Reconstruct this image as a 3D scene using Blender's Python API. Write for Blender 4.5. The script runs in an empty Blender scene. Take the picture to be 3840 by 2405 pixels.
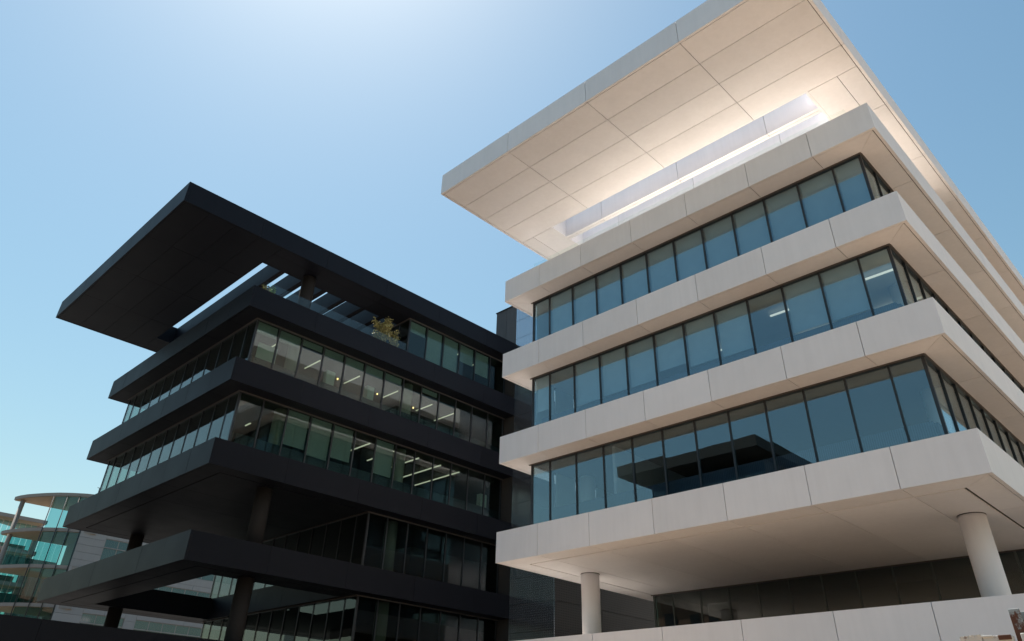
import bpy, bmesh, math, random
from mathutils import Vector, Matrix
random.seed(7)
scene = bpy.context.scene
C = scene.collection
EYE = 1.65                                   # camera height above the ground
# ------------------------------------------------------------------ camera
RW = ((0.717426163, 0.696155087, 0.025841756), (-0.373376864, 0.415572976, -0.829390632), (-0.588123642, 0.585377824, 0.558071128))
cam_d = bpy.data.cameras.new('camera')
cam = bpy.data.objects.new('camera', cam_d); C.objects.link(cam)
cam_d.sensor_width = 36; cam_d.sensor_fit = 'HORIZONTAL'
cam_d.lens = 25.9303
cam_d.shift_y = -239.49 / 3840
cam_d.clip_start = 0.1; cam_d.clip_end = 6000
m = Matrix((RW[0], [-v for v in RW[1]], [-v for v in RW[2]])).transposed().to_4x4()
m.translation = (0, 0, EYE)
cam.matrix_world = m
scene.camera = cam
# ------------------------------------------------------------------ light
SUN_EL, SUN_AZ = math.radians(65), math.radians(-73)      # azimuth from +Y towards +X
sdir = Vector((math.sin(SUN_AZ) * math.cos(SUN_EL), math.cos(SUN_AZ) * math.cos(SUN_EL), math.sin(SUN_EL)))
world = bpy.data.worlds.new('World'); scene.world = world; world.use_nodes = True
wn = world.node_tree; bg = wn.nodes['Background']
sky = wn.nodes.new('ShaderNodeTexSky'); sky.sky_type = 'NISHITA'; sky.sun_disc = False
sky.sun_elevation = SUN_EL; sky.sun_rotation = SUN_AZ
sky.altitude = 0; sky.air_density = 1.7; sky.dust_density = 0.85; sky.ozone_density = 2.0
hs = wn.nodes.new('ShaderNodeHueSaturation'); hs.inputs['Saturation'].default_value = 1.10; hs.inputs['Hue'].default_value = 0.493
tint = wn.nodes.new('ShaderNodeVectorMath'); tint.operation = 'MULTIPLY'; tint.inputs[1].default_value = (0.97, 1.04, 0.99)
wn.links.new(sky.outputs[0], hs.inputs['Color']); wn.links.new(hs.outputs[0], tint.inputs[0])
wn.links.new(tint.outputs[0], bg.inputs[0]); bg.inputs[1].default_value = 0.05
sl = bpy.data.lights.new('sun', 'SUN'); sun = bpy.data.objects.new('sun', sl); C.objects.link(sun)
sl.energy = 5.0; sl.angle = math.radians(0.53); sl.color = (1.0, 0.93, 0.83)
sun.rotation_euler = sdir.to_track_quat('Z', 'Y').to_euler(); sun.location = (0, 0, 60)
vs = scene.view_settings
vs.view_transform = 'Standard'; vs.look = 'None'; vs.exposure = 1.25; vs.gamma = 1.0; vs.use_curve_mapping = False
scene.cycles.caustics_reflective = False; scene.cycles.caustics_refractive = False
scene.cycles.max_bounces = 12; scene.cycles.transparent_max_bounces = 24
scene.cycles.diffuse_bounces = 6; scene.cycles.glossy_bounces = 5
scene.cycles.use_denoising = True

# ------------------------------------------------------------------ materials
def new_mat(name):
    mt = bpy.data.materials.new(name); mt.use_nodes = True
    nt = mt.node_tree
    return mt, nt, nt.nodes['Principled BSDF']
def panel_mat(name, col, rough, spec=0.5, vary=0.05, mottle=0.06, scale=1.2, bump=0.02, grain=160.0, streak=0.05):
    mt, nt, b = new_mat(name)
    N, L = nt.nodes.new, nt.links.new
    tc = N('ShaderNodeTexCoord'); oi = N('ShaderNodeObjectInfo'); geo = N('ShaderNodeNewGeometry')
    n1 = N('ShaderNodeTexNoise'); n1.inputs['Scale'].default_value = scale; n1.inputs['Detail'].default_value = 6
    L(geo.outputs['Position'], n1.inputs['Vector'])
    mp = N('ShaderNodeMapping'); mp.inputs['Scale'].default_value = (3.0, 3.0, 0.25)
    L(geo.outputs['Position'], mp.inputs['Vector'])
    n3 = N('ShaderNodeTexNoise'); n3.inputs['Scale'].default_value = 2.2; n3.inputs['Detail'].default_value = 5
    L(mp.outputs[0], n3.inputs['Vector'])
    # value = 1 + mottle*(n1-.5)*2 + streak*(n3-.5)*2 + vary*(rand-.5)*2
    def ma(op, a, bb):
        q = N('ShaderNodeMath'); q.operation = op
        for i, v in enumerate((a, bb)):
            if isinstance(v, (int, float)): q.inputs[i].default_value = v
            else: L(v, q.inputs[i])
        return q.outputs[0]
    a1 = ma('MULTIPLY', ma('SUBTRACT', n1.outputs['Fac'], 0.5), 2 * mottle)
    a2 = ma('MULTIPLY', ma('SUBTRACT', n3.outputs['Fac'], 0.5), 2 * streak)
    a3 = ma('MULTIPLY', ma('SUBTRACT', oi.outputs['Random'], 0.5), 2 * vary)
    s = ma('ADD', ma('ADD', ma('ADD', a1, a2), a3), 1.0)
    mx = N('ShaderNodeVectorMath'); mx.operation = 'SCALE'
    mx.inputs[0].default_value = col; L(s, mx.inputs['Scale'])
    L(mx.outputs[0], b.inputs['Base Color'])
    rr = ma('ADD', ma('MULTIPLY', ma('SUBTRACT', n1.outputs['Fac'], 0.5), 0.12), rough)
    L(rr, b.inputs['Roughness'])
    b.inputs['Specular IOR Level'].default_value = spec
    n2 = N('ShaderNodeTexNoise'); n2.inputs['Scale'].default_value = grain; n2.inputs['Detail'].default_value = 3
    L(geo.outputs['Position'], n2.inputs['Vector'])
    bp = N('ShaderNodeBump'); bp.inputs['Strength'].default_value = bump; bp.inputs['Distance'].default_value = 0.01
    L(n2.outputs['Fac'], bp.inputs['Height']); L(bp.outputs[0], b.inputs['Normal'])
    return mt
def plain_mat(name, col, rough=0.6, metal=0.0, spec=0.5):
    mt, nt, b = new_mat(name)
    N, L = nt.nodes.new, nt.links.new
    geo = N('ShaderNodeNewGeometry'); n1 = N('ShaderNodeTexNoise'); n1.inputs['Scale'].default_value = 3.0; n1.inputs['Detail'].default_value = 4
    L(geo.outputs['Position'], n1.inputs['Vector'])
    mr = N('ShaderNodeMapRange'); mr.inputs['To Min'].default_value = 0.9; mr.inputs['To Max'].default_value = 1.1
    L(n1.outputs['Fac'], mr.inputs['Value'])
    mx = N('ShaderNodeVectorMath'); mx.operation = 'SCALE'; mx.inputs[0].default_value = col
    L(mr.outputs[0], mx.inputs['Scale']); L(mx.outputs[0], b.inputs['Base Color'])
    b.inputs['Roughness'].default_value = rough; b.inputs['Metallic'].default_value = metal
    b.inputs['Specular IOR Level'].default_value = spec
    return mt
def glass_mat(name, tint, f0, refl_tint=(1, 1, 1), wav=0.0008):
    mt = bpy.data.materials.new(name); mt.use_nodes = True
    nt = mt.node_tree; nt.nodes.clear(); N, L = nt.nodes.new, nt.links.new
    out = N('ShaderNodeOutputMaterial'); mix = N('ShaderNodeMixShader')
    tr = N('ShaderNodeBsdfTransparent'); gl = N('ShaderNodeBsdfGlossy')
    tr.inputs[0].default_value = (*tint, 1); gl.inputs[0].default_value = (*refl_tint, 1); gl.inputs['Roughness'].default_value = 0.0
    geo = N('ShaderNodeNewGeometry')
    dt = N('ShaderNodeVectorMath'); dt.operation = 'DOT_PRODUCT'; L(geo.outputs['Incoming'], dt.inputs[0]); L(geo.outputs['Normal'], dt.inputs[1])
    def ma(op, a, bb=0.0):
        q = N('ShaderNodeMath'); q.operation = op
        for i, v in enumerate((a, bb)):
            if isinstance(v, (int, float)): q.inputs[i].default_value = v
            else: L(v, q.inputs[i])
        return q.outputs[0]
    sch = ma('POWER', ma('SUBTRACT', 1.0, ma('ABSOLUTE', dt.outputs['Value'])), 5.0)      # Schlick, the same from either side
    fac = ma('ADD', ma('MULTIPLY', sch, 1.0 - f0), f0)
    nz = N('ShaderNodeTexNoise'); nz.inputs['Scale'].default_value = 0.9; nz.inputs['Detail'].default_value = 1
    L(geo.outputs['Position'], nz.inputs['Vector'])
    bp = N('ShaderNodeBump'); bp.inputs['Strength'].default_value = 1.0; bp.inputs['Distance'].default_value = wav
    L(nz.outputs['Fac'], bp.inputs['Height']); L(bp.outputs[0], gl.inputs['Normal'])
    L(fac, mix.inputs[0]); L(tr.outputs[0], mix.inputs[1]); L(gl.outputs[0], mix.inputs[2]); L(mix.outputs[0], out.inputs[0])
    return mt
def emit_mat(name, col, strength):
    mt, nt, b = new_mat(name)
    b.inputs['Base Color'].default_value = (*col, 1)
    b.inputs['Emission Color'].default_value = (*col, 1); b.inputs['Emission Strength'].default_value = strength
    return mt
M = {}
M['white'] = panel_mat('white_panel', (0.825, 0.81, 0.835), 0.55, 0.35, 0.04, 0.05)
M['black'] = panel_mat('black_panel', (0.0090, 0.0098, 0.0150), 0.5, 0.15, 0.10, 0.12, 0.8, 0.03, 120.0, 0.10)
M['dark_core'] = plain_mat('dark_core', (0.03, 0.027, 0.025), 0.9)
M['mullion'] = plain_mat('anodised_mullion', (0.018, 0.022, 0.028), 0.4)
M['track'] = plain_mat('window_track', (0.10, 0.085, 0.075), 0.6)
M['glass_w'] = glass_mat('blue_glass', (0.80, 0.91, 0.96), 0.13, (0.85, 0.97, 1.0))
M['glass_b'] = glass_mat('green_glass', (0.63, 0.73, 0.69), 0.052)
M['glass_shaded'] = glass_mat('shaded_glass', (0.54, 0.61, 0.59), 0.04)  # shade of the recessed storeys put into a darker, less reflective tint
M['glass_recess'] = glass_mat('recess_glass', (0.60, 0.68, 0.66), 0.07)
M['mullion_grey'] = plain_mat('grey_mullion', (0.06, 0.075, 0.07), 0.4)
M['glass_rail'] = glass_mat('rail_glass', (0.95, 0.98, 0.97), 0.04)
M['glass_teal'] = glass_mat('teal_glass', (0.55, 0.78, 0.79), 0.05)
M['ceiling'] = plain_mat('ceiling_paint', (0.55, 0.55, 0.53), 0.8)
M['ceiling_dim'] = plain_mat('dimmed_ceiling', (0.07, 0.066, 0.062), 0.8)  # ceiling colour darkened, the rooms' dimness is painted in
M['ledge_white'] = panel_mat('white_coping', (0.84, 0.80, 0.76), 0.6, 0.3, 0.02, 0.04, 1.0, 0.03, 60.0, 0.0)
M['room'] = plain_mat('room_wall', (0.38, 0.37, 0.36), 0.8)
M['room_dim'] = plain_mat('dimmed_room_wall', (0.05, 0.045, 0.04), 0.8)  # wall colour darkened in place of weaker room light
M['carpet'] = plain_mat('carpet', (0.07, 0.07, 0.075), 0.95)
M['blind'] = plain_mat('roller_blind_cloth', (0.42, 0.46, 0.46), 0.8)
M['column_in'] = plain_mat('plaster_column', (0.42, 0.39, 0.32), 0.7)
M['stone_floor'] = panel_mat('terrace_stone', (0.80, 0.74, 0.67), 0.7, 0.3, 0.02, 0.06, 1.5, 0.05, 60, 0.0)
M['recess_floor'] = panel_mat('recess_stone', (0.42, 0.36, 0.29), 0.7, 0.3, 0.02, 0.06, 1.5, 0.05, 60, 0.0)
M['dark_floor'] = panel_mat('dark_terrace', (0.05, 0.05, 0.055), 0.7, 0.3, 0.02, 0.06, 1.5, 0.05, 60, 0.0)
M['lamp'] = emit_mat('lamp_tube', (1.0, 0.88, 0.68), 0.34)
M['lamp_warm'] = emit_mat('pendant_bulb', (1.0, 0.58, 0.22), 2.0)
M['column_dark'] = plain_mat('dark_column', (0.030, 0.026, 0.025), 0.75, 0.0, 0.2)
M['groove'] = plain_mat('groove_rust', (0.16, 0.08, 0.05), 0.8)
def ribbed(name, col):
    mt, nt, b = new_mat(name); N, L = nt.nodes.new, nt.links.new
    geo = N('ShaderNodeNewGeometry'); mp = N('ShaderNodeMapping'); mp.inputs['Scale'].default_value = (18, 18, 0)
    L(geo.outputs['Position'], mp.inputs[0])
    w = N('ShaderNodeTexWave'); w.bands_direction = 'DIAGONAL'; w.inputs['Scale'].default_value = 0.55; L(mp.outputs[0], w.inputs[0])
    mx = N('ShaderNodeMix'); mx.data_type = 'RGBA'; mx.inputs[6].default_value = (*[c * 0.45 for c in col], 1); mx.inputs[7].default_value = (*col, 1)
    L(w.outputs['Fac'], mx.inputs[0]); L(mx.outputs[2], b.inputs['Base Color']); b.inputs['Roughness'].default_value = 0.5
    return mt
M['grille'] = ribbed('ribbed_grille', (0.05, 0.06, 0.08))
def perforated(name, metal=0.9, ca=(0.56, 0.58, 0.63), cb=(0.22, 0.23, 0.25), rough=0.2):
    mt, nt, b = new_mat(name); N, L = nt.nodes.new, nt.links.new
    geo = N('ShaderNodeNewGeometry'); sp = N('ShaderNodeSeparateXYZ'); L(geo.outputs['Position'], sp.inputs[0])
    def ma(op, a, bb=0.0):
        q = N('ShaderNodeMath'); q.operation = op
        for i, v in enumerate((a, bb)):
            if isinstance(v, (int, float)): q.inputs[i].default_value = v
            else: L(v, q.inputs[i])
        return q.outputs[0]
    def cell(v, pitch): return ma('SUBTRACT', ma('FRACT', ma('DIVIDE', v, pitch)), 0.5)
    hx = cell(ma('ADD', sp.outputs['X'], sp.outputs['Y']), 0.135); hz = cell(sp.outputs['Z'], 0.115)
    r = ma('SQRT', ma('ADD', ma('MULTIPLY', hx, hx), ma('MULTIPLY', hz, hz)))
    hole = ma('LESS_THAN', r, 0.27)
    mx = N('ShaderNodeMix'); mx.data_type = 'RGBA'; mx.inputs[6].default_value = (*ca, 1); mx.inputs[7].default_value = (*cb, 1)
    L(hole, mx.inputs[0]); L(mx.outputs[2], b.inputs['Base Color'])
    b.inputs['Metallic'].default_value = metal; b.inputs['Roughness'].default_value = rough
    b.inputs['Specular IOR Level'].default_value = 0.3
    return mt
M['perforated'] = perforated('perforated_metal')
M['perforated_shaded'] = perforated('perforated_shaded', 0.0, (0.050, 0.046, 0.045), (0.02, 0.019, 0.019), 0.6)  # same cladding, the right face's shade put into a darker, duller colour

# ------------------------------------------------------------------ mesh helpers
_cache = {}
def mesh_from(name, verts, faces, mat, smooth=False):
    me = bpy.data.meshes.new(name); me.from_pydata(verts, [], faces); me.update()
    me.materials.append(mat)
    if smooth:
        for p in me.polygons: p.use_smooth = True
    return me
def link(name, me, parent=None, loc=(0, 0, 0), rot=(0, 0, 0)):
    o = bpy.data.objects.new(name, me); C.objects.link(o)
    o.parent = parent; o.location = loc; o.rotation_euler = rot
    return o
BOXF = [(0, 3, 2, 1), (4, 5, 6, 7), (0, 1, 5, 4), (1, 2, 6, 5), (2, 3, 7, 6), (3, 0, 4, 7)]
def box(name, parent, x0, x1, y0, y1, z0, z1, mat, rot=(0, 0, 0)):
    a, b, c = (x1 - x0) / 2, (y1 - y0) / 2, (z1 - z0) / 2
    key = (round(a, 4), round(b, 4), round(c, 4), mat.name)
    me = _cache.get(key)
    if me is None:
        v = [(-a, -b, -c), (a, -b, -c), (a, b, -c), (-a, b, -c), (-a, -b, c), (a, -b, c), (a, b, c), (-a, b, c)]
        me = mesh_from(name, v, BOXF, mat); _cache[key] = me
    return link(name, me, parent, ((x0 + x1) / 2, (y0 + y1) / 2, (z0 + z1) / 2), rot)
def boxes_mesh(name, lst, mat):
    V, F = [], []
    for (x0, x1, y0, y1, z0, z1) in lst:
        n = len(V)
        V += [(x0, y0, z0), (x1, y0, z0), (x1, y1, z0), (x0, y1, z0), (x0, y0, z1), (x1, y0, z1), (x1, y1, z1), (x0, y1, z1)]
        F += [tuple(i + n for i in f) for f in BOXF]
    return mesh_from(name, V, F, mat)
def prism(name, parent, poly, z0, z1, mat):
    cx = sum(p[0] for p in poly) / len(poly); cy = sum(p[1] for p in poly) / len(poly); n = len(poly)
    V = [(x - cx, y - cy, 0) for x, y in poly] + [(x - cx, y - cy, z1 - z0) for x, y in poly]
    F = [tuple(range(n))[::-1], tuple(range(n, 2 * n))] + [(i, (i + 1) % n, n + (i + 1) % n, n + i) for i in range(n)]
    return link(name, mesh_from(name, V, F, mat), parent, (cx, cy, z0))
def cyl(name, parent, x, y, z0, z1, r, mat, n=28, r2=None):
    r2 = r if r2 is None else r2
    V = [(r * math.cos(2 * math.pi * i / n), r * math.sin(2 * math.pi * i / n), 0) for i in range(n)]
    V += [(r2 * math.cos(2 * math.pi * i / n), r2 * math.sin(2 * math.pi * i / n), z1 - z0) for i in range(n)]
    F = [tuple(range(n))[::-1], tuple(range(n, 2 * n))] + [(i, (i + 1) % n, n + (i + 1) % n, n + i) for i in range(n)]
    me = mesh_from(name, V, F, mat)
    for p in me.polygons: p.use_smooth = len(p.vertices) == 4
    return link(name, me, parent, (x, y, z0))
def tag(o, label, cat, group=None, kind=None):
    if label: o['label'] = label
    if cat: o['category'] = cat
    if group: o['group'] = group
    if kind: o['kind'] = kind
    return o
def empty(name, loc): 
    o = bpy.data.objects.new(name, None); C.objects.link(o); o.location = loc; o.empty_display_size = 1.0
    return o

# ------------------------------------------------------------------ ground
ground_m = panel_mat('stone_paving', (0.38, 0.272, 0.178), 0.75, 0.3, 0.0, 0.10, 0.35, 0.05, 30.0, 0.0)
asphalt_m = panel_mat('asphalt', (0.055, 0.055, 0.058), 0.85, 0.3, 0.0, 0.15, 0.5, 0.1, 40.0, 0.0)
earth_m = panel_mat('ground_earth', (0.14, 0.135, 0.13), 0.9, 0.2, 0.0, 0.15, 0.02, 0.05, 3.0, 0.0)
tag(box('ground', None, -3000, 3000, -3000, 3000, -0.5, -0.004, earth_m), None, None, kind='structure')
tag(box('pavement', None, -30.3, 40, 4.0, 70, -0.12, 0.12, ground_m), None, None, kind='structure')
dim_paving_m = panel_mat('low_bounce_paving', (0.07, 0.066, 0.064), 0.8, 0.3, 0.0, 0.10, 0.35, 0.05, 30.0, 0.0)  # unseen paving, made dark to cut light bounced onto the black soffits
tag(box('pavement', None, -75, -30.304, 4.0, 70, -0.12, 0.118, dim_paving_m), None, None, kind='structure')
tag(box('road', None, -300, 300, -9.5, 3.996, -0.2, 0.0, asphalt_m), None, None, kind='structure')

# ------------------------------------------------------------------ twin office buildings
W = 17.02; D = 32.0
TOPS = [3.24, 7.04, 10.84, 14.64, 18.44]; ROOF = 22.24; FH = 1.12
FJ = [2.14, 4.55, 7.21, 9.84, 12.47, 14.87]               # fascia joints along the front
RJ = [4.28, 8.54, 12.79]                                  # roof joints along the front
SJ = [3.60 + 3.955 * i for i in range(8)]                 # joints along the sides
SJ = [v for v in SJ if v < D - 1]
UB = [.92, 1.88, 3.23, 4.56, 5.88, 7.20, 8.53, 9.84, 11.17, 12.49, 13.81, 15.12, 16.08]
VB = [1.0] + [2.25 + 1.315 * i for i in range(23)]
VB = [v for v in VB if v <= D - 1.0]
GAP = 0.011                                               # half joint width
SL, SR, SF = .92, 16.08, 1.0                              # glass lines: left, right, front
RV = 8.95                                                 # front glass line of the recessed storeys
def spans(a, b, cuts):
    pts = [a] + [c for c in cuts if a + 0.05 < c < b - 0.05] + [b]
    return [(pts[i] + (GAP if i else 0), pts[i + 1] - (GAP if i < len(pts) - 2 else 0)) for i in range(len(pts) - 1)]
def jit(s=0.002): return random.uniform(-s, s)
def fascia(part, zt, mat, v0, fj, sj, h=FH, t=0.10, u0=0.0, u1=W, v1=D, sides='flr'):
    z0, z1 = zt - h + EYE, zt + EYE
    if 'f' in sides:
        for a, b in spans(u0, u1, fj):
            j = jit(); box('fascia_panel', part, a, b, v0 + j, v0 + t + j, z0, z1, mat)
    for s, ux, sg in (('l', u0, 1), ('r', u1, -1)):
        if s in sides:
            for a, b in spans(v0 + t + 0.004, v1, sj):
                j = jit(); x0, x1 = sorted((ux + j, ux + sg * t + j)); box('fascia_panel', part, x0, x1, a, b, z0, z1, mat)
def soffit_ring(part, zt, mat, fj, sj, u0, u1, v0, v1, wu, wv, h=FH, inset=0.125, th=0.035):
    """outer soffit strip with mitred front corners"""
    z0, z1 = zt - h + 0.006 + EYE, zt - h + 0.006 + th + EYE
    ou0, ou1, ov = u0 + inset, u1 - inset, v0 + inset
    iu0, iu1, iv = u0 + wu, u1 - wu, v0 + wv
    sp = spans(ou0, ou1, fj)
    for i, (a, b) in enumerate(sp):
        ia, ib = a, b
        if i == 0: ia = iu0; a += GAP
        if i == len(sp) - 1: ib = iu1; b -= GAP
        prism('soffit_panel', part, [(a, ov), (b, ov), (ib, iv), (ia, iv)], z0 + jit(.0015), z1, mat)
    for o_, i_ in ((ou0, iu0), (ou1, iu1)):
        sp = spans(ov, v1, sj)
        for i, (a, b) in enumerate(sp):
            ia = a
            if i == 0: ia = iv + GAP; a += GAP
            prism('soffit_panel', part, [(o_, a), (o_, b), (i_, b), (i_, ia)] if o_ > i_ else [(o_, a), (i_, ia), (i_, b), (o_, b)], z0 + jit(.0015), z1, mat)
def glazing(bld, zb, zt, front_v, glass, blinds, lamps, left=True, right=True, v_from=None, grille=True, frontspan=True, name='window_band', mull=None):
    mull = mull or M['mullion']
    """one storey of glass: zb = floor level, zt = soffit level above"""
    z0, z1 = zb + EYE - 0.06, zt + EYE
    v0 = front_v; vs_ = [v for v in VB if v > v0 + 0.3]
    fl = [(SL - .04, SR + .04, v0 - .05, v0 + .07, z1 - 0.04, z1 - 0.002), (SL - .04, SR + .04, v0 - .05, v0 + .07, z0, z0 + 0.08)] if frontspan else []
    ev = D - 1.0
    if right: fl += [(SR - .06, SR + .05, v0 + .072, ev, z1 - 0.04, z1 - 0.002)]
    if left: fl += [(SL - .05, SL + .06, v0 + .072, ev, z1 - 0.04, z1 - 0.002)]
    band = link(name, boxes_mesh('window_frame', fl, M['mullion']), bld)
    tr = [(SL - .12, SR + .12, v0 - .10, v0 - .052, z1 - .035, z1 - .001)]
    box('window_track', band, SL - .10, SR + .10, v0 - .115, v0 - .052, z1 - .03, z1 + .002, M['track'])
    if right: box('window_track', band, SR + .052, SR + .115, v0 - .05, ev, z1 - .03, z1 + .002, M['track'])
    def r(): return (jit(.0028), jit(.0012), jit(.0028))
    if frontspan:
        for i in range(len(UB) - 1):
            box('window_pane', band, UB[i], UB[i + 1], v0 - .008, v0 + .012, z0 + .08, z1 - .04, glass, r())
            bl = blinds.get(('f', i))
            if bl: box('roller_blind', band, UB[i] + .05, UB[i + 1] - .05, v0 + .13, v0 + .138, z1 - .03 - bl * (z1 - z0 - .05), z1 - .03, M['blind'])
        for i, u in enumerate(UB):
            wd = .030 if 0 < i < len(UB) - 1 else .045
            box('mullion', band, u - wd, u + wd, v0 - .030, v0 + .07, z0 + .08, z1 - .04, mull)
    vv = [v0] + vs_
    for side, ux, sg, on in (('r', SR, 1, right), ('l', SL, -1, left)):
        if not on: continue
        for i in range(len(vv) - 1):
            box('window_pane', band, ux - .010, ux + .010, vv[i] + (.014 if i == 0 else 0), vv[i + 1], z0, z1 - .04, glass, r())
            bl = blinds.get((side, i))
            if bl:
                x0, x1 = sorted((ux - sg * .13, ux - sg * .138)); box('roller_blind', band, x0, x1, vv[i] + .05, vv[i + 1] - .05, z1 - .03 - bl * (z1 - z0 - .05), z1 - .03, M['blind'])
            if i: box('mullion', band, ux - .05, ux + .050, vv[i] - .032, vv[i] + .032, z0, z1 - .04, M['mullion'])
    if grille:
        box('radiator_grille', band, SL + .3, SR - .3, v0 + .22, v0 + .32, z0 + .0, z0 + .92, M['grille'])
        if right: box('radiator_grille', band, SR - .32, SR - .22, v0 + .4, ev, z0, z0 + .92, M['grille'])
    for (u, v, du, dv, kind) in lamps:
        if kind == 'tube': box('ceiling_lamp', bld, u, u + du, v, v + dv, z1 - .16, z1 - .11, M['lamp'])
        else:
            o = cyl('pendant_lamp', bld, u, v, z1 - .92, z1 - .84, .035, M['lamp_warm'], 12, .045)
    return band
def interior(bld, zb, zt, v0, dark=False, core=(6.0, 11.0, 6.5), split=None):
    z0, z1 = zb + EYE, zt + EYE
    box('ceiling', bld, SL + .1, SR - .1, v0 + .1, D - 1.1, z1 + .002, z1 + .045, M['ceiling_dim' if dark else 'ceiling'])
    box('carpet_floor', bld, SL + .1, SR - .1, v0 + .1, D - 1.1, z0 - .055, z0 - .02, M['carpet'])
    box('core_wall', bld, core[0], core[1], max(core[2], v0 + 3), D - 1.3, z0 - .018, z1, M['room_dim' if dark else 'room'])
    if split is not None: box('partition_wall', bld, split, split + .12, v0 + .35, core[2], z0 - .018, z1, M['room'])

def make_building(bld, mat, glass, white):
    tops = TOPS
    for k, zt in enumerate(tops):
        ring = (not white and k == 1)
        zc0, zc1 = zt - FH + .045 + EYE, zt - .05 + EYE
        i_ = .103
        if ring:
            H = (2.05, W - 2.05, 2.2, RV - .35)
            lst = [(i_, W - i_, i_, H[2] - i_, zc0, zc1), (i_, H[0] - i_, H[2] - i_, H[3] + i_, zc0, zc1), (H[1] + i_, W - i_, H[2] - i_, H[3] + i_, zc0, zc1), (i_, W - i_, H[3] + i_, D - .1, zc0, zc1)]
        else:
            lst = [(i_, W - i_, i_, D - .1, zc0, zc1)]
        part = link('slab_band', boxes_mesh('slab_core', lst, M['dark_core']), bld)
        if white or k > 0:
            fascia(part, zt, mat, 0.0, FJ, SJ)
        if k > 0:
            soffit_ring(part, zt, mat, FJ, SJ, 0, W, 0, D - .1, .86, .93)
        # ledge on top of the band
        if not ring:
            box('ledge_panel', part, .102, W - .102, .102, .9, zc1, zc1 + .02, M['ledge_white'] if white else mat)
            box('ledge_panel', part, .102, .85, .904, D - .1, zc1, zc1 + .02, M['ledge_white'] if white else mat)
            box('ledge_panel', part, W - .85, W - .102, .904, D - .1, zc1, zc1 + .02, M['ledge_white'] if white else mat)
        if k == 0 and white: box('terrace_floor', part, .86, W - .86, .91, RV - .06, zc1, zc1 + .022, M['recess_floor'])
        # deep soffit over a recessed storey
        if (white and k == 1) or (not white and k == 2):
            z0 = zt - FH + .006 + EYE
            for a, b in spans(SL, SR, FJ):
                box('soffit_panel', part, a, b, 1.0, RV - .06, z0 + jit(.001), z0 + .035, mat)
        if ring:
            z0 = zt - FH + .006 + EYE
            for a, b in spans(SL, SR, FJ): box('soffit_panel', part, a, b, 1.0, H[2] - .1, z0, z0 + .035, mat)
            for a, b in spans(H[2] - .08, RV, SJ):
                box('soffit_panel', part, SL, H[0] - .1, a, b, z0, z0 + .035, mat); box('soffit_panel', part, H[1] + .1, SR, a, b, z0, z0 + .035, mat)
            za, zb_ = zt - FH + EYE, zt + EYE
            for a, b in spans(H[0], H[1], FJ):
                box('fascia_panel', part, a, b, H[2] - .1, H[2], za, zb_, mat); box('fascia_panel', part, a, b, H[3], H[3] + .1, za, zb_, mat)
            for a, b in spans(H[2] + .004, H[3] - .004, SJ):
                box('fascia_panel', part, H[0] - .1, H[0], a, b, za, zb_, mat); box('fascia_panel', part, H[1], H[1] + .1, a, b, za, zb_, mat)
    # ---------------- roof
    hu0, hu1, hv0, hv1, rv0 = 2.07, 14.95, .98, 9.99, -4.35
    z0, z1 = ROOF - FH + EYE, ROOF + EYE
    i_ = .103; c0, c1 = z0 + .045, z1 - .03
    roof = link('roof', boxes_mesh('roof_core', [(i_, W - i_, rv0 + i_, hv0 - i_, c0, c1), (i_, hu0 - i_, hv0 - i_, hv1 + i_, c0, c1), (hu1 + i_, W - i_, hv0 - i_, hv1 + i_, c0, c1), (i_, W - i_, hv1 + i_, D, c0, c1)], M['dark_core']), bld)
    sj = [3.58 + 3.96 * i for i in range(8) if 3.58 + 3.96 * i < D - 1]
    fascia(roof, ROOF, mat, rv0, RJ, [-.33] + sj)
    zs0, zs1 = z0 + .006, z0 + .04
    rows = [rv0 + .125, -2.97, -1.65, -.33, hv0 - .0]
    for r_ in range(4):
        a, b = rows[r_] + (GAP if r_ else 0), rows[r_ + 1] - GAP
        for c, d in spans(.125, W - .125, RJ):
            box('soffit_panel', roof, c, d, a, b, zs0 + jit(.0015), zs1, mat)
    for (a, b) in spans(hv0 + GAP, D, [sj[0], sj[1]] + sj[2:]):
        for c, d in ((.125, .82 - GAP), (.82 + GAP, hu0 - .105), (hu1 + .105, 16.17 - GAP), (16.17 + GAP, W - .125)):
            box('soffit_panel', roof, c, d, a, b, zs0 + jit(.0015), zs1, mat)
    for (a, b) in spans(hv1 + .11, D, [13, 17, 21, 25, 29]):
        for c, d in spans(hu0 - .08, hu1 + .08, RJ):
            box('soffit_panel', roof, c, d, a, b, zs0, zs1, mat)
    # lining of the roof opening
    for a, b in spans(hu0 - .1, hu1 + .1, RJ):
        box('lining_panel', roof, a, b, hv0 - .08, hv0, z0, z1, mat); box('lining_panel', roof, a, b, hv1, hv1 + .1, z0, z1, mat)
    box('lining_panel', roof, hu0 - .1, hu0, hv0 + .004, hv1 - .004, z0, z1, mat); box('lining_panel', roof, hu1, hu1 + .1, hv0 + .004, hv1 - .004, z0, z1, mat)
    for k in range(6):
        v = 2.035 + 1.325 * k
        fin = box('roof_fin', bld, hu0 + .002, hu1 - .002, v + .12, v + .175, z0 + .02, z1 - .03, M['groove'] if not white else M['track'])
        for c, d in spans(hu0 + .002, hu1 - .002, RJ):
            box('fin_panel', fin, 0, 1, 0, 1, 0, 1, mat) if False else None
            for (p, q) in ((v, v + .135), (v + .16, v + .295)):
                o = box('fin_panel', fin, c, d, p, q, z0, z1, mat); o.location = Vector(o.location) - fin.location
    # roof terrace: floor, balustrade, penthouse
    zt = TOPS[4]
    box('terrace_floor', bld, .86, W - .86, .91, 10.0, zt - .049 + EYE, zt - .025 + EYE, M['stone_floor'] if white else M['dark_floor'])
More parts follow.
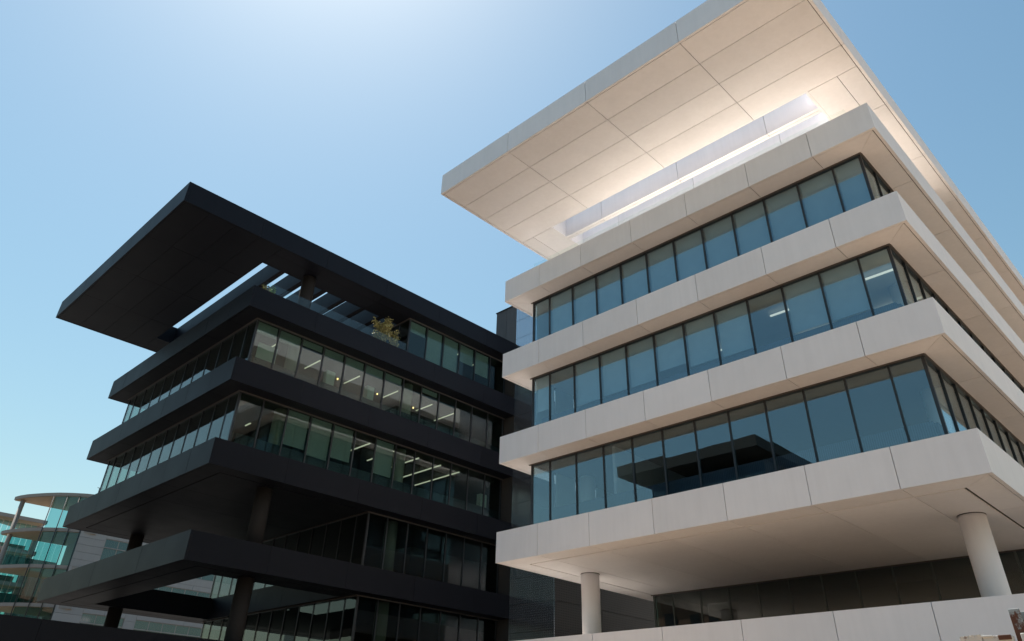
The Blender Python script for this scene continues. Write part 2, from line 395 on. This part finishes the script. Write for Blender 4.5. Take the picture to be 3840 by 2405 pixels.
    rail = link('glass_balustrade', boxes_mesh('balustrade_shoe', [(SL, SR, .90, .98, zt - .024 + EYE, zt + .08 + EYE), (SL - .03, SL + .05, .984, 10.0, zt - .024 + EYE, zt + .08 + EYE), (SR - .05, SR + .03, .984, 10.0, zt - .024 + EYE, zt + .08 + EYE)], M['mullion']), bld)
    zz0, zz1 = zt + .082 + EYE, zt + 1.03 + EYE
    for i in range(len(UB) - 1):
        box('balustrade_pane', rail, UB[i] + .008, UB[i + 1] - .008, .932, .950, zz0, zz1, M['glass_rail'])
    vv = [v for v in VB if v < 10.2]
    for i in range(len(vv) - 1):
        for ux in (SL + .01, SR - .01): box('balustrade_pane', rail, ux - .009, ux + .009, vv[i] + .008, vv[i + 1] - .008, zz0, zz1, M['glass_rail'])
    glazing(bld, zt, ROOF - FH, 10.1, glass, PENT_BL if not white else {}, PENT_LAMPS if not white else [], name='penthouse_window_band', grille=False)
    interior(bld, zt, ROOF - FH, 10.1, dark=not white, core=(6, 11, 16))

# ---- white building
WX, WY = -21.12, 20.65
wb = empty('white_building', (WX, WY, 0))
tag(wb, 'white office building with stacked white bands and overhanging slotted roof', 'office building')
PENT_BL = {}; PENT_LAMPS = []
make_building(wb, M['white'], M['glass_w'], True)
b4 = {('f', i): .97 for i in range(2, 11)}; b4[('f', 1)] = .80; b4[('f', 11)] = .93
b4.update({('r', i): .8 for i in range(1, 20)}); b4.update({('l', i): .97 for i in range(20)})
lw4 = [(15.4, 1.9, .5, .06, 'tube')]
glazing(wb, TOPS[3], TOPS[4] - FH, SF, M['glass_w'], b4, lw4); interior(wb, TOPS[3], TOPS[4] - FH, SF)
b3 = {('f', i): .66 + random.uniform(-.012, .012) for i in (2, 3, 4, 6, 7, 9, 10)}; b3[('f', 5)] = .57; b3[('f', 0)] = .56; b3.update({('l', i): .97 for i in range(20)})
lw3 = [(1.9, 3.0, 1.6, .07, 'tube'), (11.3, 2.4, 1.3, .07, 'tube'), (11.3, 4.6, 1.3, .07, 'tube'), (14.2, 2.2, 1.6, .07, 'tube'), (14.2, 4.6, 1.6, .07, 'tube'), (8.0, 3.6, 1.4, .07, 'tube')]
glazing(wb, TOPS[2], TOPS[3] - FH, SF, M['glass_w'], b3, lw3); interior(wb, TOPS[2], TOPS[3] - FH, SF, split=3.6)
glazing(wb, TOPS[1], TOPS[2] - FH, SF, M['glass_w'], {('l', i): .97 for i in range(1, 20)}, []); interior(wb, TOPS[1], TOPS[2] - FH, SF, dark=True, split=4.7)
glazing(wb, TOPS[0], TOPS[1] - FH, RV, M['glass_recess'], {}, [], grille=False, mull=M['mullion_grey']); interior(wb, TOPS[0], TOPS[1] - FH, RV, dark=True, core=(1.6, 15.4, 12.2)); box('partition_wall', wb, 1.0, 1.2, RV + .03, D - 1.4, TOPS[0] + EYE, TOPS[1] - FH + EYE, M['room_dim'])  # wide core and dark partition added to block the bright view through the glazing
for u in (1.55, 15.42):
    co = cyl('column', wb, u, 3.72, TOPS[0] - 1.0 + EYE, TOPS[1] - FH + EYE - .015, .36, M['white'], 48); cyl('gap_shadow', co, 0, 0, FH + 0.0 + TOPS[1] - 2 * FH - TOPS[0] + 1.0 - .015, TOPS[1] - FH - TOPS[0] + 1.0 + .004, .372, M['dark_core'], 40)  # dark ring stands in for the shadow gap at the column top
    for k in (1, 2, 3):
        for v in (3.72, 11.0): cyl('column', wb, u, v, TOPS[k] - .05 + EYE, TOPS[k + 1] - FH + EYE, .33, M['white'], 24)
    cyl('column', wb, u, 3.72, TOPS[4] - .05 + EYE, ROOF - FH + EYE, .33, M['white'], 24)
box('ground_floor_block', wb, .6, W - .6, 1.0, D - 1, 0.1, TOPS[0] - FH + EYE, M['mullion'])  # unseen plain box, put in to block light below the lowest band
# ---- black building
BX, BY = -47.42, 12.78
bb = empty('black_building', (BX, BY, 0))
tag(bb, 'black office building with stacked dark bands and overhanging slotted roof', 'office building')
# side panes counted from the front corner
PENT_BL = {('r', 0): .25, ('r', 1): 1.0, ('r', 2): .95, ('r', 3): .42, ('r', 4): .55, ('l', 0): 0}
PENT_LAMPS = [(14.3, 14.9, 1.3, .06, 'tube'), (14.4, 16.6, 1.2, .06, 'tube'), (15.3, 13.0, 0, 0, 'bulb')]
GAP = 0.006
make_building(bb, M['black'], M['glass_b'], False)
sb = {('r', 0): .22, ('r', 1): .22, ('r', 2): .12, ('r', 3): .14, ('r', 4): .16, ('r', 5): .16, ('r', 6): .14, ('r', 8): .1}
lb = [(13.2, 2.9, 1.5, .05, 'tube'), (13.2, 5.5, 1.5, .05, 'tube'), (13.2, 8.1, 1.5, .05, 'tube'), (13.2, 10.8, 1.5, .05, 'tube'), (13.2, 13.4, 1.5, .05, 'tube'), (12.8, 15.2, 2.0, .05, 'tube'),
      (14.9, 4.0, 0, 0, 'bulb'), (14.9, 6.65, 0, 0, 'bulb'), (14.9, 9.3, 0, 0, 'bulb'), (14.9, 11.9, 0, 0, 'bulb')]
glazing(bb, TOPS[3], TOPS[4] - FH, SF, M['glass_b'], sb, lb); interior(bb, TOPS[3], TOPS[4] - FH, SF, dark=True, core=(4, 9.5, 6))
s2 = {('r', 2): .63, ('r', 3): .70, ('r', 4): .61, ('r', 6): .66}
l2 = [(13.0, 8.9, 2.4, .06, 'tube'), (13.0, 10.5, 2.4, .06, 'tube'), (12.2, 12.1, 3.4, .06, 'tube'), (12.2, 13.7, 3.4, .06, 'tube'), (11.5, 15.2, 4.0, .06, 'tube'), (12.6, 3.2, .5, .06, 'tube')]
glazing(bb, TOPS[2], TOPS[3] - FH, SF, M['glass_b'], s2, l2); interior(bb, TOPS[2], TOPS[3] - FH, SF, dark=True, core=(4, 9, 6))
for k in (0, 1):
    glazing(bb, TOPS[k], TOPS[k + 1] - FH, RV, M['glass_shaded'], {}, [], grille=False, left=False)
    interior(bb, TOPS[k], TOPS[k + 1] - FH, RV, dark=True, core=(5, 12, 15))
for u in (1.55, 15.45):
    cyl('column', bb, u, 3.55, TOPS[0] - 1.0 + EYE, TOPS[1] - FH + EYE, .36, M['column_dark'], 32)
    cyl('column', bb, u, 3.55, TOPS[1] - .05 + EYE, TOPS[2] - FH + EYE, .36, M['column_dark'], 32)
    cyl('column', bb, u, 3.55, TOPS[4] - .05 + EYE, ROOF - FH + EYE, .36, M['column_dark'], 24)
    for k in (2, 3): cyl('column', bb, u, 3.55, TOPS[k] - .05 + EYE, TOPS[k + 1] - FH + EYE, .33, M['column_in'], 24)
    for k in (0, 1, 2, 3): cyl('column', bb, u, 10.9, TOPS[k] - .05 + EYE, TOPS[k + 1] - FH + EYE, .33, M['column_in'], 24)
# plinth of the black building, running forward along its right side
pl = link('plinth', boxes_mesh('plinth_core', [(.1, 16.9, -11.8, D, 0.12, 2.2 + EYE), (16.55, 16.90, -11.8, D, 2.2 + EYE, 3.30 + EYE)], M['dark_core']), bb)
for a, b in spans(-12, D, [-4.2 + 3.95 * i for i in range(-1, 9)]):
    box('plinth_panel', pl, 16.902, 17.0, a, b, 0.12, 3.32 + EYE, M['black'])

# ------------------------------------------------------------------ tower between the two buildings
tw = empty('stair_tower', (-32.3, 30.85, 0))
tag(tw, 'tall tower clad in perforated grey metal between the black and white buildings', 'tower')
TH = 25.2 + EYE
link('tower_core', boxes_mesh('tower_core', [(.03, 5.09, .06, 8.9, 0.12, TH - .03)], M['dark_core']), tw)
rows = [0.12] + [1.5 + 1.335 * i for i in range(19)] + [TH]
rows = [z for z in rows if z < TH - .6] + [TH]
for i in range(len(rows) - 1):
    a, b = rows[i] + .01, rows[i + 1] - .01
    box('cladding_panel', tw, 1.92, 5.12, jit(.002), .055, a, b, M['perforated'])
    box('cladding_panel', tw, 5.092, 5.15, .06, 3.9, a, b, M['perforated_shaded'])
    box('cladding_panel', tw, 5.092, 5.15, 3.92, 8.9, a, b, M['perforated_shaded'])
core_m = panel_mat('charcoal_panel', (0.055, 0.053, 0.058), 0.55, 0.4, 0.05, 0.15, 1.5, 0.05, 80, 0.2)
box('core_panel', tw, 0.0, .95, .0, .055, 22.0 + EYE, TH, core_m); box('core_panel', tw, .97, 1.90, .0, .055, 22.0 + EYE, TH, core_m)
box('coping', tw, -.05, 1.92, -.05, 8.9, TH + .002, TH + .06, M['black'])

# ------------------------------------------------------------------ neighbouring building with curved balconies, far left
nb = empty('balcony_building', (-94, 30, 0))
tag(nb, 'pale stone building with curved balconies and teal glass behind the black one', 'building')
NZ = EYE
stone = panel_mat('pale_stone', (0.36, 0.335, 0.33), 0.7, 0.3, 0.04, 0.06, 1.0, 0.05, 40, 0.05)
timber = panel_mat('tan_soffit', (0.42, 0.31, 0.21), 0.7, 0.3, 0.05, 0.15, 1.2, 0.05, 30, 0.0)
conc = panel_mat('grey_concrete', (0.30, 0.27, 0.25), 0.8, 0.3, 0.03, 0.08, 1.0, 0.05, 40, 0.1)
def nloc(o): o.location = Vector(o.location) - nb.location; return o
CURVE = [(-98.3, 20.75), (-97.2, 20.95), (-96.0, 21.35), (-95.0, 21.85), (-93.8, 22.5), (-92.4, 23.45), (-91.3, 24.5), (-90.4, 25.6), (-89.9, 26.5), (-89.7, 27.6)]
LEV = [22.3, 18.62, 14.96, 11.3, 7.64]
for i, zt in enumerate(LEV):
    base = CURVE + ([(-89.7, 36.0), (-98.3, 36.0)] if i == 0 else [(-98.3, 27.6)])
    sl_ = nloc(prism('balcony_slab', nb, base, zt - .33 + NZ, zt + NZ, conc))
    inner = [(x - .12, y + .12) for x, y in CURVE] + [(-89.85, 27.5), (-98.2, 27.5)]
    o = prism('soffit', sl_, inner, zt - .37 + NZ, zt - .332 + NZ, timber); o.location = Vector(o.location) - sl_.location - nb.location
# rear wall and inner walls of the balconies
nloc(box('wall', nb, -112, -106.6, 27.2, 45, 0, 17.2 + NZ, conc))
nloc(box('wall', nb, -98.3, -90.02, 27.62, 62, 0, 18.9 + NZ, conc))
nloc(cyl('column', nb, -97.3, 21.45, 6 + NZ, 21.95 + NZ, .24, conc, 20))
# teal glass screens hung in front of the slabs
seg = [(-92.75, 23.2), (-91.6, 24.2), (-90.75, 25.15), (-90.1, 26.1), (-89.85, 27.1)]
for i in range(4):
    (x0, y0), (x1, y1) = seg[i], seg[i + 1]
    dx, dy = x1 - x0, y1 - y0; Ln = math.hypot(dx, dy); nx, ny = -dy / Ln * .10, dx / Ln * .10
    for j in range(4):
        zt = LEV[j] - .38 + NZ; zb_ = LEV[j + 1] + .0 + NZ
        poly = [(x0 + nx + dx * .01, y0 + ny + dy * .01), (x1 + nx - dx * .01, y1 + ny - dy * .01), (x1 + nx * 1.15 - dx * .01, y1 + ny * 1.15 - dy * .01), (x0 + nx * 1.15 + dx * .01, y0 + ny * 1.15 + dy * .01)]
        nloc(prism('glass_screen', nb, poly, zb_ + .01, zt - .01, M['glass_teal']))
    nloc(cyl('screen_post', nb, x0 - nx * .8, y0 - ny * .8, 6 + NZ, 21.93 + NZ, .05, M['mullion'], 8))
# balcony windows of teal glass, set back
for j in range(1, 4):
    zb_, zt = LEV[j + 1] + NZ, LEV[j] - .38 + NZ
    for k in range(9):
        y = 21.6 + .62 * k
        nloc(box('teal_window', nb, -98.36, -98.33, y, y + .58, zb_ + .3, zt, M['glass_teal']))
    nloc(box('parapet', nb, -98.62, -98.44, 21.2, 27.2, zb_, zb_ + 1.45, conc))
# rear wing: straight slab edges with tan soffits and barred teal glazing
for i, zt in enumerate([22.1, 18.5, 14.95, 11.3]):
    back = [(-112.5 + 3.2 * math.sin(math.pi * k / 8), 26.8 - 14.8 * k / 8) for k in range(9)]
    ws = nloc(prism('wing_slab', nb, [(-106, 12.0), (-106, 26.8)] + back, zt - .4 + NZ, zt + NZ, conc))
    nloc(prism('wing_soffit', nb, [(-106.15, 12.1), (-106.15, 26.7)] + [(x + .1, y) for x, y in back[1:-1]], zt - .45 + NZ, zt - .402 + NZ, timber))
    if i:
        for k in range(22):
            y = 13.2 + .62 * k
            if k % 8 == 5: nloc(box('pier', nb, -107.6, -107.3, y, y + .5, zt + NZ, zt + 3.1 + NZ, conc)); continue
            nloc(box('teal_window', nb, -107.45, -107.42, y, y + .57, zt + .02 + NZ, zt + 3.1 + NZ, M['glass_teal']))
        nloc(box('parapet', nb, -111.2, -111.0, 13.2, 26.6, zt + NZ, zt + 1.3 + NZ, conc))
# stone cladding with windows: rows of slabs
wall_y0, wall_y1 = 26.16, 46.0
zrow = 18.6
def clad(y0, y1, z0, z1):
    nloc(box('stone_panel', nb, -90.0, -89.93, y0 + .012, y1 - .012, z0 + .012 + NZ, z1 - .012 + NZ, stone))
for j in range(3):
    zt = LEV[j + 1] - .02; zb_ = LEV[j + 2] - .02
    wins = [(28.9, 33.2), (34.4, 45.0)] if j == 0 else [(28.9 if j == 2 else 30.0, 33.2), (34.4, 45.0)]
    wz0, wz1 = zb_ + .75, zt - .48
    ys = [wall_y0] + [v for w_ in wins for v in w_] + [wall_y1]
    # full-height piers
    for a, b in ((ys[0], ys[1]), (ys[2], ys[3]), (ys[4], ys[5])):
        n = 5
        for r_ in range(n): clad(a, b, zb_ + (zt - zb_) * r_ / n, zb_ + (zt - zb_) * (r_ + 1) / n)
    for (a, b) in wins:
        clad(a, b, zb_, wz0); clad(a, (a + b) / 2, wz1, zt); clad((a + b) / 2, b, wz1, zt)
        nw = max(2, round((b - a) / 1.45))
        fr = nloc(box('window', nb, -90.10, -90.04, a, b, wz0 + NZ, wz1 + NZ, M['mullion']))
        for q in range(nw):
            pa, pb = a + (b - a) * q / nw + .05, a + (b - a) * (q + 1) / nw - .05
            for (za, zb2) in ((wz0 + .06, wz0 + (wz1 - wz0) * .62), (wz0 + (wz1 - wz0) * .66, wz1 - .05)):
                o = box('pane', fr, -90.035, -90.02, pa, pb, za + NZ, zb2 + NZ, M['glass_win'] if 'glass_win' in M else M.setdefault('glass_win', plain_mat('window_glass', (0.03, 0.09, 0.10), 0.05, 0.0, 1.0)))
                o.location = Vector(o.location) - nb.location - fr.location
        o = box('transom', fr, -90.03, -89.90, a, b, wz0 + (wz1 - wz0) * .625 + NZ, wz0 + (wz1 - wz0) * .655 + NZ, stone); o.location = Vector(o.location) - nb.location - fr.location
# small plant room and handrail on its roof
nloc(box('plant_room', nb, -97.0, -91.5, 28.6, 33, 22.32 + NZ, 24.2 + NZ, conc))
nloc(link('handrail', boxes_mesh('handrail', [(-90.9, -90.85, 26.6, 33, 23.25 + NZ, 23.30 + NZ)] + [(-90.9, -90.86, y, y + .04, 22.3 + NZ, 23.25 + NZ) for y in (26.8, 28, 29.2, 30.4, 31.6)], M['mullion']), nb))

# ------------------------------------------------------------------ dark building across the street (seen mirrored in the windows)
ob = empty('dark_building', (-33.6, -20, 0))
tag(ob, 'dark building across the street mirrored in the lower windows of the white building', 'building')
def oloc(o): o.location = Vector(o.location) - ob.location; return o
brown = panel_mat('dark_brown_panel', (0.035, 0.030, 0.026), 0.6, 0.3, 0.08, 0.1, 0.8, 0.03, 60, 0.1)
oloc(box('roof', ob, -40.8, -26.5, -36, -12.0, 21.3 + EYE, 22.24 + EYE, brown))
oloc(box('wall', ob, -39.5, -27.6, -34, -15.2, 0, 21.298 + EYE, brown))
for k in range(5):
    oloc(box('slab_band', ob, -40.6, -26.7, -35, -13.4, 2.1 + 3.8 * k + EYE, 3.2 + 3.8 * k + EYE, brown))
    for q in range(9): oloc(box('window_pane', ob, -39.3 + 1.3 * q, -38.1 + 1.3 * q, -15.19, -15.15, 3.3 + 3.8 * k + EYE, 5.8 + 3.8 * k + EYE, M['glass_b']))

def street_house(name, x0, x1, y0, y1, h, wallcol, label, pitch):
    t = empty(name, ((x0 + x1) / 2, (y0 + y1) / 2, 0)); tag(t, label, 'building')
    wm = panel_mat('plaster_' + name, wallcol, 0.8, 0.3, 0.0, 0.08, 0.6, 0.03, 40, 0.08)
    cx, cy = (x0 + x1) / 2, (y0 + y1) / 2
    box('wall', t, x0 - cx, x1 - cx, y0 - cy, y1 - cy, 0, h, wm)
    hx, hy = (x1 - x0) / 2 + .5, (y1 - y0) / 2 + .5
    V = [(-hx, -hy, h + .01), (hx, -hy, h + .01), (hx, hy, h + .01), (-hx, hy, h + .01), (-hx + hy, 0, h + pitch), (hx - hy, 0, h + pitch)]
    link('roof', mesh_from('roof', V, [(3, 2, 1, 0), (0, 1, 5, 4), (2, 3, 4, 5), (1, 2, 5), (3, 0, 4)], plain_mat('tile_' + name, (0.16, 0.075, 0.045), 0.85)), t)
    n = int((x1 - x0) / 3.2)
    for st in range(int(h / 3.4)):
        for q in range(n):
            xx = -hx + 1.6 + q * 3.2; o = box('window', t, xx, xx + 1.3, hy - .5, hy - .44, .9 + st * 3.4, 2.7 + st * 3.4, M['mullion'])
street_house('street_house', -100, -48, -46, -27, 19.5, (0.26, 0.17, 0.12), 'brown street house mirrored in the lowest windows beside the dark building', 5.5)
street_house('street_house', -22, 30, -62, -46, 10.5, (0.24, 0.22, 0.19), 'low pale street house behind the camera opposite the white building', 4.0)

# ------------------------------------------------------------------ plants on the black roof terrace
def leaf_mat(name, col):
    mt, nt, b = new_mat(name); N, L = nt.nodes.new, nt.links.new
    geo = N('ShaderNodeNewGeometry')
    cr = N('ShaderNodeValToRGB'); cr.color_ramp.elements[0].color = (*[c * .5 for c in col], 1); cr.color_ramp.elements[1].color = (*[min(1, c * 1.7) for c in col], 1)
    L(geo.outputs['Random Per Island'], cr.inputs[0]); L(cr.outputs[0], b.inputs['Base Color']); b.inputs['Roughness'].default_value = 0.45
    return mt
leafm = leaf_mat('olive_leaf', (0.32, 0.29, 0.12)); leafg = leaf_mat('green_leaf', (0.20, 0.32, 0.07))
barkm = plain_mat('bark', (0.10, 0.075, 0.05), 0.9); potm = plain_mat('planter', (0.05, 0.05, 0.052), 0.6)
def shrub(x, y, base, h, rad, n, mat, label, seed):
    rnd = random.Random(seed)
    t = empty('shrub', (x, y, base)); tag(t, label, 'shrub', 'shrubs on the black roof terrace')
    V = [(-.25, -.25, 0), (.25, -.25, 0), (.25, .25, 0), (-.25, .25, 0), (-.3, -.3, .5), (.3, -.3, .5), (.3, .3, .5), (-.3, .3, .5)]
    link('planter', mesh_from('planter', V, BOXF, potm), t)
    V, F = [], []
    tips = []
    def limb(p, q, r0, r1):
        n0 = len(V); d = (q - p).normalized(); s = d.orthogonal().normalized(); u = d.cross(s)
        for (c, r) in ((p, r0), (q, r1)):
            for k in range(5): a = 2 * math.pi * k / 5; V.append(tuple(c + s * math.cos(a) * r + u * math.sin(a) * r))
        for k in range(5): F.append((n0 + k, n0 + (k + 1) % 5, n0 + 5 + (k + 1) % 5, n0 + 5 + k))
    top = Vector((0, 0, .5 + (h - .5) * .55))
    limb(Vector((0, 0, .45)), top, .035, .02)
    for k in range(14):
        a = rnd.uniform(0, 6.28); zz = .5 + (h - .5) * rnd.uniform(.12, .6); e = Vector((math.cos(a) * rad * rnd.uniform(.4, .95), math.sin(a) * rad * rnd.uniform(.4, .95), zz + rnd.uniform(.15, .42) * (h - .5)))
        limb(Vector((0, 0, zz)), e, .014, .005); tips.append((Vector((0, 0, zz)), e))
    link('trunk', mesh_from('trunk', V, F, barkm), t)
    V, F = [], []
    for k in range(n):
        p, q = tips[rnd.randrange(len(tips))]; f = rnd.uniform(.25, 1.08); c = p.lerp(q, f) + Vector((rnd.gauss(0, .07), rnd.gauss(0, .07), rnd.gauss(0, .07))) * rad * 2.2
        d = Vector((rnd.gauss(0, 1), rnd.gauss(0, 1), rnd.gauss(.3, 1))).normalized(); s = d.orthogonal().normalized(); s.rotate(Matrix.Rotation(rnd.uniform(0, 6.28), 3, d))
        L_ = rnd.uniform(.08, .13); w = L_ * .34; n0 = len(V)
        V += [tuple(c), tuple(c + d * L_ * .5 + s * w), tuple(c + d * L_), tuple(c + d * L_ * .5 - s * w)]; F.append((n0, n0 + 1, n0 + 2, n0 + 3))
    link('crown', mesh_from('crown', V, F, mat), t)
TZ = TOPS[4] - .02 + EYE
shrub(-31.85, 21.35, TZ, 2.15, .50, 3000, leafm, 'largest olive shrub beside the penthouse glass on the black terrace', 3)
shrub(-31.95, 22.35, TZ, 1.95, .34, 1100, leafm, 'narrow olive shrub against the penthouse corner on the black terrace', 5)
shrub(-31.9, 14.35, TZ, 1.2, .22, 320, leafg, 'small bright green shrub near the front corner of the black terrace', 8)
shrub(-31.8, 13.98, TZ, 1.12, .25, 320, leafm, 'small dull shrub at the very corner of the black terrace', 9)

# ------------------------------------------------------------------ rusty steelwork, bottom right
def rust_mat(name, paint, amount, hgt=0.0):
    mt, nt, b = new_mat(name); N, L = nt.nodes.new, nt.links.new
    geo = N('ShaderNodeNewGeometry'); n1 = N('ShaderNodeTexNoise'); n1.inputs['Scale'].default_value = 9; n1.inputs['Detail'].default_value = 10; n1.inputs['Roughness'].default_value = .7
    L(geo.outputs['Position'], n1.inputs['Vector'])
    cr = N('ShaderNodeValToRGB'); e = cr.color_ramp.elements
    e[0].position = amount - .04; e[0].color = (0.085, 0.030, 0.014, 1); e[1].position = amount + .05; e[1].color = (*paint, 1)
    sp = N('ShaderNodeSeparateXYZ'); L(geo.outputs['Position'], sp.inputs[0])
    mr = N('ShaderNodeMapRange'); mr.inputs['From Min'].default_value = 2.66; mr.inputs['From Max'].default_value = 2.90; mr.inputs['To Min'].default_value = -.16 * hgt; mr.inputs['To Max'].default_value = .12 * hgt
    L(sp.outputs['Z'], mr.inputs['Value'])
    ad = N('ShaderNodeMath'); ad.operation = 'ADD'; L(n1.outputs['Fac'], ad.inputs[0]); L(mr.outputs[0], ad.inputs[1])
    L(ad.outputs[0], cr.inputs[0]); L(cr.outputs[0], b.inputs['Base Color']); b.inputs['Roughness'].default_value = .75
    bp = N('ShaderNodeBump'); bp.inputs['Strength'].default_value = .4; bp.inputs['Distance'].default_value = .004; L(n1.outputs['Fac'], bp.inputs['Height']); L(bp.outputs[0], b.inputs['Normal'])
    return mt
rustp = rust_mat('rusty_paint', (0.26, 0.30, 0.32), .52, 1.0); rustw = rust_mat('flaking_white_paint', (0.50, 0.50, 0.48), .36)
rp = empty('steel_post', (-1.95, 8.80, 0)); tag(rp, 'rusty steel post with peeling grey paint at the lower right edge', 'post')
def bevel_box(name, parent, x0, x1, y0, y1, z0, z1, mat, r=.006):
    bm = bmesh.new(); bmesh.ops.create_cube(bm, size=1)
    for v in bm.verts: v.co = Vector((v.co.x * (x1 - x0), v.co.y * (y1 - y0), v.co.z * (z1 - z0)))
    bmesh.ops.bevel(bm, geom=bm.edges[:], offset=r, segments=2, affect='EDGES', profile=.5)
    me = bpy.data.meshes.new(name); bm.to_mesh(me); bm.free(); me.materials.append(mat)
    return link(name, me, parent, ((x0 + x1) / 2, (y0 + y1) / 2, (z0 + z1) / 2))
bevel_box('flange', rp, -.048, .048, -.012, .0, 0.12, 1.257 + EYE, rustp, .004)
bevel_box('web', rp, .0, .014, .0015, .16, 0.12, 1.25 + EYE, rustp, .003)
bevel_box('flange', rp, -.042, .062, .162, .174, 0.12, 1.25 + EYE, rustp, .004)
bevel_box('bracket', rp, .0, .035, -.055, -.0135, .6 + EYE, 1.045 + EYE, rustw, .006)
hb = empty('sheet_metal_hood', (-2.25, 8.72, 0)); tag(hb, 'battered white sheet metal hood with rusty edges left of the steel post', 'hood')
for a in range(1):
    V, F = [], []
    n = 22
    for i in range(n + 1):
        t = i / n; x = -.20 + .19 * t
        V += [(x, -.05, 1.005 + EYE + random.uniform(-.004, .004)), (x, -.055 + random.uniform(-.004, .004), 1.036 + EYE + .010 * t + random.uniform(-.003, .003)), (x, .08, 1.040 + EYE + .010 * t), (x, .08, .6 + EYE), (x, -.05, .6 + EYE)]
    for i in range(n):
        for k in range(5):
            a0, b0 = i * 5 + k, i * 5 + (k + 1) % 5; F.append((a0, a0 + 5, b0 + 5, b0))
    F += [(0, 1, 2, 3, 4), tuple(n * 5 + k for k in (4, 3, 2, 1, 0))]
    link('hood_sheet', mesh_from('hood_sheet', V, F, rustw), hb)
bevel_box('side_sheet', hb, -.005, .235, -.045, .07, .6 + EYE, 1.028 + EYE, rustw, .004)
bevel_box('rim', hb, -.01, .09, -.058, -.046, 1.018 + EYE, 1.034 + EYE, rustw, .003)
bevel_box('rim', hb, .13, .24, -.06, -.046, .99 + EYE, 1.03 + EYE, rustp, .004)
bevel_box('leg', hb, .0, .03, -.02, .02, 0.12, .602 + EYE, rustp, .003)

# ------------------------------------------------------------------ pale furniture just inside the black building's side windows
board_m = plain_mat('pale_board', (0.62, 0.68, 0.62), 0.5)
def furniture(name, u0, u1, v0, v1, h0, h1, lvl, label, cat, group=None):
    z = TOPS[lvl] + EYE - .015
    t = empty(name, (BX + (u0 + u1) / 2, BY + (v0 + v1) / 2, z)); tag(t, label, cat, group)
    du, dv = (u1 - u0) / 2, (v1 - v0) / 2
    box('panel', t, -du, du, -dv, dv, h0, h1, board_m)
    for sg in (-1, 1):
        if h0 > .1: box('leg', t, -du, du, sg * dv * .9 - .02, sg * dv * .9 + .02, 0, h0, M['mullion'])
        else: box('door', t, du + .002, du + .02, -dv if sg < 0 else .01, -.01 if sg < 0 else dv, h0 + .08, h1 - .04, board_m)
furniture('whiteboard', 15.2, 15.24, 1.7, 2.75, .85, 2.0, 3, 'pale whiteboard on legs behind the corner pane of the black top office floor', 'whiteboard')
furniture('cabinet', 15.3, 15.6, 5.55, 6.05, 0, 1.75, 3, 'pale cabinet in the fourth side window from the corner, black building', 'cabinet', 'pale cabinets inside the black building')
furniture('cabinet', 15.3, 15.6, 8.15, 8.6, 0, 1.75, 3, 'pale cabinet in the sixth side window from the corner, black building', 'cabinet', 'pale cabinets inside the black building')
furniture('cabinet', 15.3, 15.6, 16.9, 17.4, 0, 1.7, 2, 'pale cabinet in the last side window of the lower office floor, black building', 'cabinet', 'pale cabinets inside the black building')
